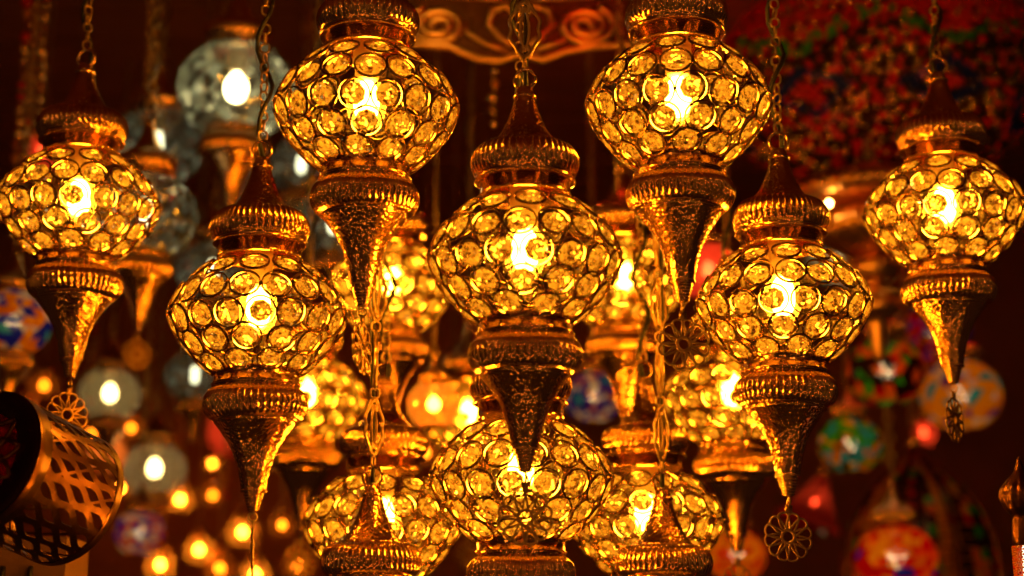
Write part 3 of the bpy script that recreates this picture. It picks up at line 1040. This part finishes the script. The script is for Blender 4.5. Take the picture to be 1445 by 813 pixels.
# ------------------------------------------------------------------ pierced metal drum lantern, lower left
def drum():
    d = 1.28
    k = d / F
    e = root_at('pierced_drum_lantern', -14, 652, d)
    tag(e, 'tilted copper drum lantern with pierced lattice walls at the lower left', 'lantern')
    # local axis +Z runs along the drum, from the near open end to the far end
    zax = (RIGHT * 0.424 - UP * 0.424 + FWD * 0.8).normalized()
    xax = zax.orthogonal().normalized()
    yax = zax.cross(xax)
    e.rotation_euler = Matrix((xax, yax, zax)).transposed().to_euler()
    r0, r1, H = 101 * k, 101 * k, 165 * k
    def rad(t): return r0 + (r1 - r0) * t
    def ribbon(fn, n, w, th, name, m=M['antique']):
        """flat band on the drum wall; fn(t) -> (angle, height)"""
        b = MB(); vs = []; fs = []
        for i in range(n + 1):
            a, z = fn(i / n); a2, z2 = fn(min(1, i / n + 0.01)); a1, z1 = fn(max(0, i / n - 0.01))
            tx, tz = (a2 - a1) * r0, z2 - z1
            l = math.hypot(tx, tz) or 1
            nx, nz = -tz / l * w / 2, tx / l * w / 2
            for sgn in (1, -1):
                for rr in (r0, r0 - th):
                    vs.append((rr * math.cos(a + sgn * nx / r0), rr * math.sin(a + sgn * nx / r0), z + sgn * nz))
        for i in range(n):
            p, q_ = i * 4, i * 4 + 4
            fs += [(p, q_, q_ + 2, p + 2), (p + 1, p + 3, q_ + 3, q_ + 1), (p, p + 1, q_ + 1, q_), (p + 2, q_ + 2, q_ + 3, p + 3)]
        fs += [(0, 2, 3, 1), (n * 4, n * 4 + 1, n * 4 + 3, n * 4 + 2)]
        b.add(vs, fs)
        return obj(name, b.mesh(name, m, False), e)
    # end bands
    for z0, z1 in ((-14 * k, 10 * k), (H - 10 * k, H + 4 * k)):
        b = MB(); b.lathe([(r0 + 0.0004, z0), (r0 + 0.0004, z1), (r0 - 2 * k, z1), (r0 - 2 * k, z0), (r0 + 0.0004, z0)], 72, cap=False)
        obj('end_band', b.mesh('end_band', M['antique']), e)
    N = 36
    for i in range(N):
        a0 = 2 * PI * i / N
        sg = 1 if i % 2 else -1
        ribbon(lambda t, a0=a0, sg=sg: (a0 + 0.55 * t + sg * 0.045 * math.sin(t * 5 * PI), 6 * k + t * (H - 12 * k)), 24, 10.0 * k, 1.5 * k, 'lattice_strip')
        if i % 3 == 0: ribbon(lambda t, a0=a0: (a0 - 0.7 * t, 6 * k + t * (H - 12 * k)), 14, 4.0 * k, 1.1 * k, 'lattice_strip')
    # pierced near end: rim ring, hub and curved spokes over a red glass disc
    b = MB()
    b.lathe([(r0, -16 * k), (r0 - 34 * k, -22 * k), (r0 - 36 * k, -20 * k), (r0 - 4 * k, -12 * k), (r0, -16 * k)], 72, cap=False)
    obj('end_rim', b.mesh('end_rim', M['antique']), e)
    for i in range(10):
        for sg in (-1, 1):
            a0 = 2 * PI * i / 10
            pts = []
            for j in range(9):
                t = j / 8
                rr = (r0 - 30 * k) * (1 - t) + 6 * k * t
                a = a0 + sg * 0.9 * t
                pts.append((rr * math.cos(a), rr * math.sin(a), -21 * k - 8 * k * t))
            b = MB(); b.tube(pts, 3.6 * k, False, 6)
            obj('spoke', b.mesh('spoke', M['antique']), e)
    b = MB(); b.lathe([(r0 - 6 * k, -8 * k), (r0 - 6 * k, -6 * k)], 48)
    obj('red_glass_pane', b.mesh('red_glass_pane', M['redpane'], False), e)
    # handle wires to the upper left
    for dx in (-6, 6):
        p0 = e.matrix_world.inverted()
    base = Matrix((xax, yax, zax)).transposed()
    inv = base.transposed()
    for off in (0, 9):
        p = [RIGHT * (-70 + off) * k + UP * (150 + off) * k, RIGHT * (-30 + off) * k + UP * (122 - off * .2) * k, RIGHT * (6 + off) * k + UP * (98) * k]
        b = MB(); b.tube([inv @ x for x in p], 2.6 * k, False, 8)
        obj('handle', b.mesh('handle', M['antique']), e)
drum()

# ------------------------------------------------------------------ tan box under the drum
M['box'] = plain('tan_card', (0.20, 0.09, 0.04), 0.7, 30.0, 0.25)
def tan_box():
    d = 1.55
    k = d / F
    e = root_at('tan_box', 20, 830, d)
    tag(e, 'plain tan box under the pierced drum lantern at the bottom left corner', 'box')
    b = MB(); b.box((-120 * k, 0, -80 * k), (70 * k, 120 * k, 72 * k))
    obj('carton', b.mesh('carton', M['box'], False), e)
    for x in (-17, 22):
        b = MB(); b.tube([(x * k, -8 * k, 4 * k), (x * k, -2 * k, 30 * k)], 4 * k, False, 8)
        obj('peg', b.mesh('peg', M['cord']), e)
tan_box()

# ------------------------------------------------------------------ turned finial lamp at the right edge
def finial_lamp():
    d = 1.42
    k = d / F
    e = root_at('beaded_column_lamp', 1446, 760, d)
    tag(e, 'turned brass finial on an orange beaded column at the right edge', 'lamp')
    b = MB()
    b.lathe(smooth_prof([(14, -10), (17, 0), (16, 22), (15, 30), (24, 42), (31, 56), (29, 70), (18, 84), (9, 94), (4, 108), (1, 116)], 4) and
            [(r_ * k, z_ * k, (2.2 * k if 44 < z_ < 80 else 0)) for r_, z_ in smooth_prof([(14, -10), (17, 0), (16, 22), (15, 30), (24, 42), (31, 56), (29, 70), (18, 84), (9, 94), (4, 108), (1, 116)], 4)], 80, 12)
    obj('finial', b.mesh('finial', M['antique']), e)
    ico = bmesh.new(); bmesh.ops.create_icosphere(ico, subdivisions=1, radius=1.0)
    iv = [v_.co.copy() for v_ in ico.verts]; jf = [tuple(x.index for x in f.verts) for f in ico.faces]; ico.free()
    q = random.Random(8)
    b = MB()
    for j in range(24):
        for i in range(26):
            a = 2 * PI * (i + 0.5 * (j % 2)) / 26
            p = Vector((17 * k * math.cos(a), 17 * k * math.sin(a), (-12 - j * 3.6) * k))
            b.add([p + x * 2.1 * k for x in iv], jf, 0 if q.random() < .6 else (1 if q.random() < .6 else 2))
    o = obj('beads', b.mesh('beads', [M['t_amber'], M['t_orange'], M['t_red']]), e)
    o['kind'] = 'stuff'
    obj('bulb', B_faint, e, (0, 0, -50 * k), None, (0.35, 0.35, 1.2))
finial_lamp()

# ------------------------------------------------------------------ bead strands in the background, mostly added to catch light as bokeh specks
b = MB(); b.lathe([(0.0012, 0.0075), (0.005, 0.006), (0.0075, 0.0), (0.005, -0.006), (0.0012, -0.0075)], 10)
BEADS = [b.mesh('bead', M[k]) for k in ('brass', 't_amber', 't_red', 'amberglass')]
def strand(u, v, d, n, label, seed, pitch=0.021):
    q = random.Random(seed)
    e = root_at('bead_strand', u, v, d)
    tag(e, label, 'bead strand', 'strands of beads in the background')
    b = MB(); b.tube([(0, 0, 0), (0, 0, ZCEIL - e.location.z)], 0.0012, False, 5)
    obj('thread', b.mesh('thread', M['chain']), e)
    for i in range(n):
        if e.location.z + i * pitch > ZCEIL - 0.02:
            break
        obj('bead', BEADS[0 if q.random() < .55 else q.choice((1, 2, 3))], e, (q.uniform(-.002, .002), 0, i * pitch), None, q.uniform(.8, 1.5))
for i, (u, v, d, n, l) in enumerate([
    (14, 330, 2.5, 60, 'leftmost bead strand beside the far left lantern'), (34, 250, 2.8, 60, 'bead strand second from the left edge'), (52, 190, 2.6, 60, 'bead strand just left of the far left chain'),
    (205, 130, 3.0, 40, 'added bead strand above the unlit greenish glass lantern'), (430, 120, 3.2, 40, 'added bead strand left of the upper left cap'), (697, 175, 2.3, 50, 'added bead strand just left of the central hanging ring'),
    (318, 700, 3.6, 60, 'added bead strand left of the left-of-centre drop'), (395, 640, 3.8, 50, 'added bead strand right of the left-of-centre drop'), (120, 650, 3.9, 50, 'added bead strand behind the far left pendant'),
    (1245, 470, 3.2, 60, 'added bead strand under the brass chandelier'), (1135, 330, 3.3, 50, 'added bead strand beside the right-of-centre cone'), (250, 640, 4.2, 40, 'added bead strand above the amber lamp cluster'),
    (880, 230, 2.9, 50, 'added bead strand left of the upper right bowl')]):
    strand(u, v, d, n, l, 40 + i)
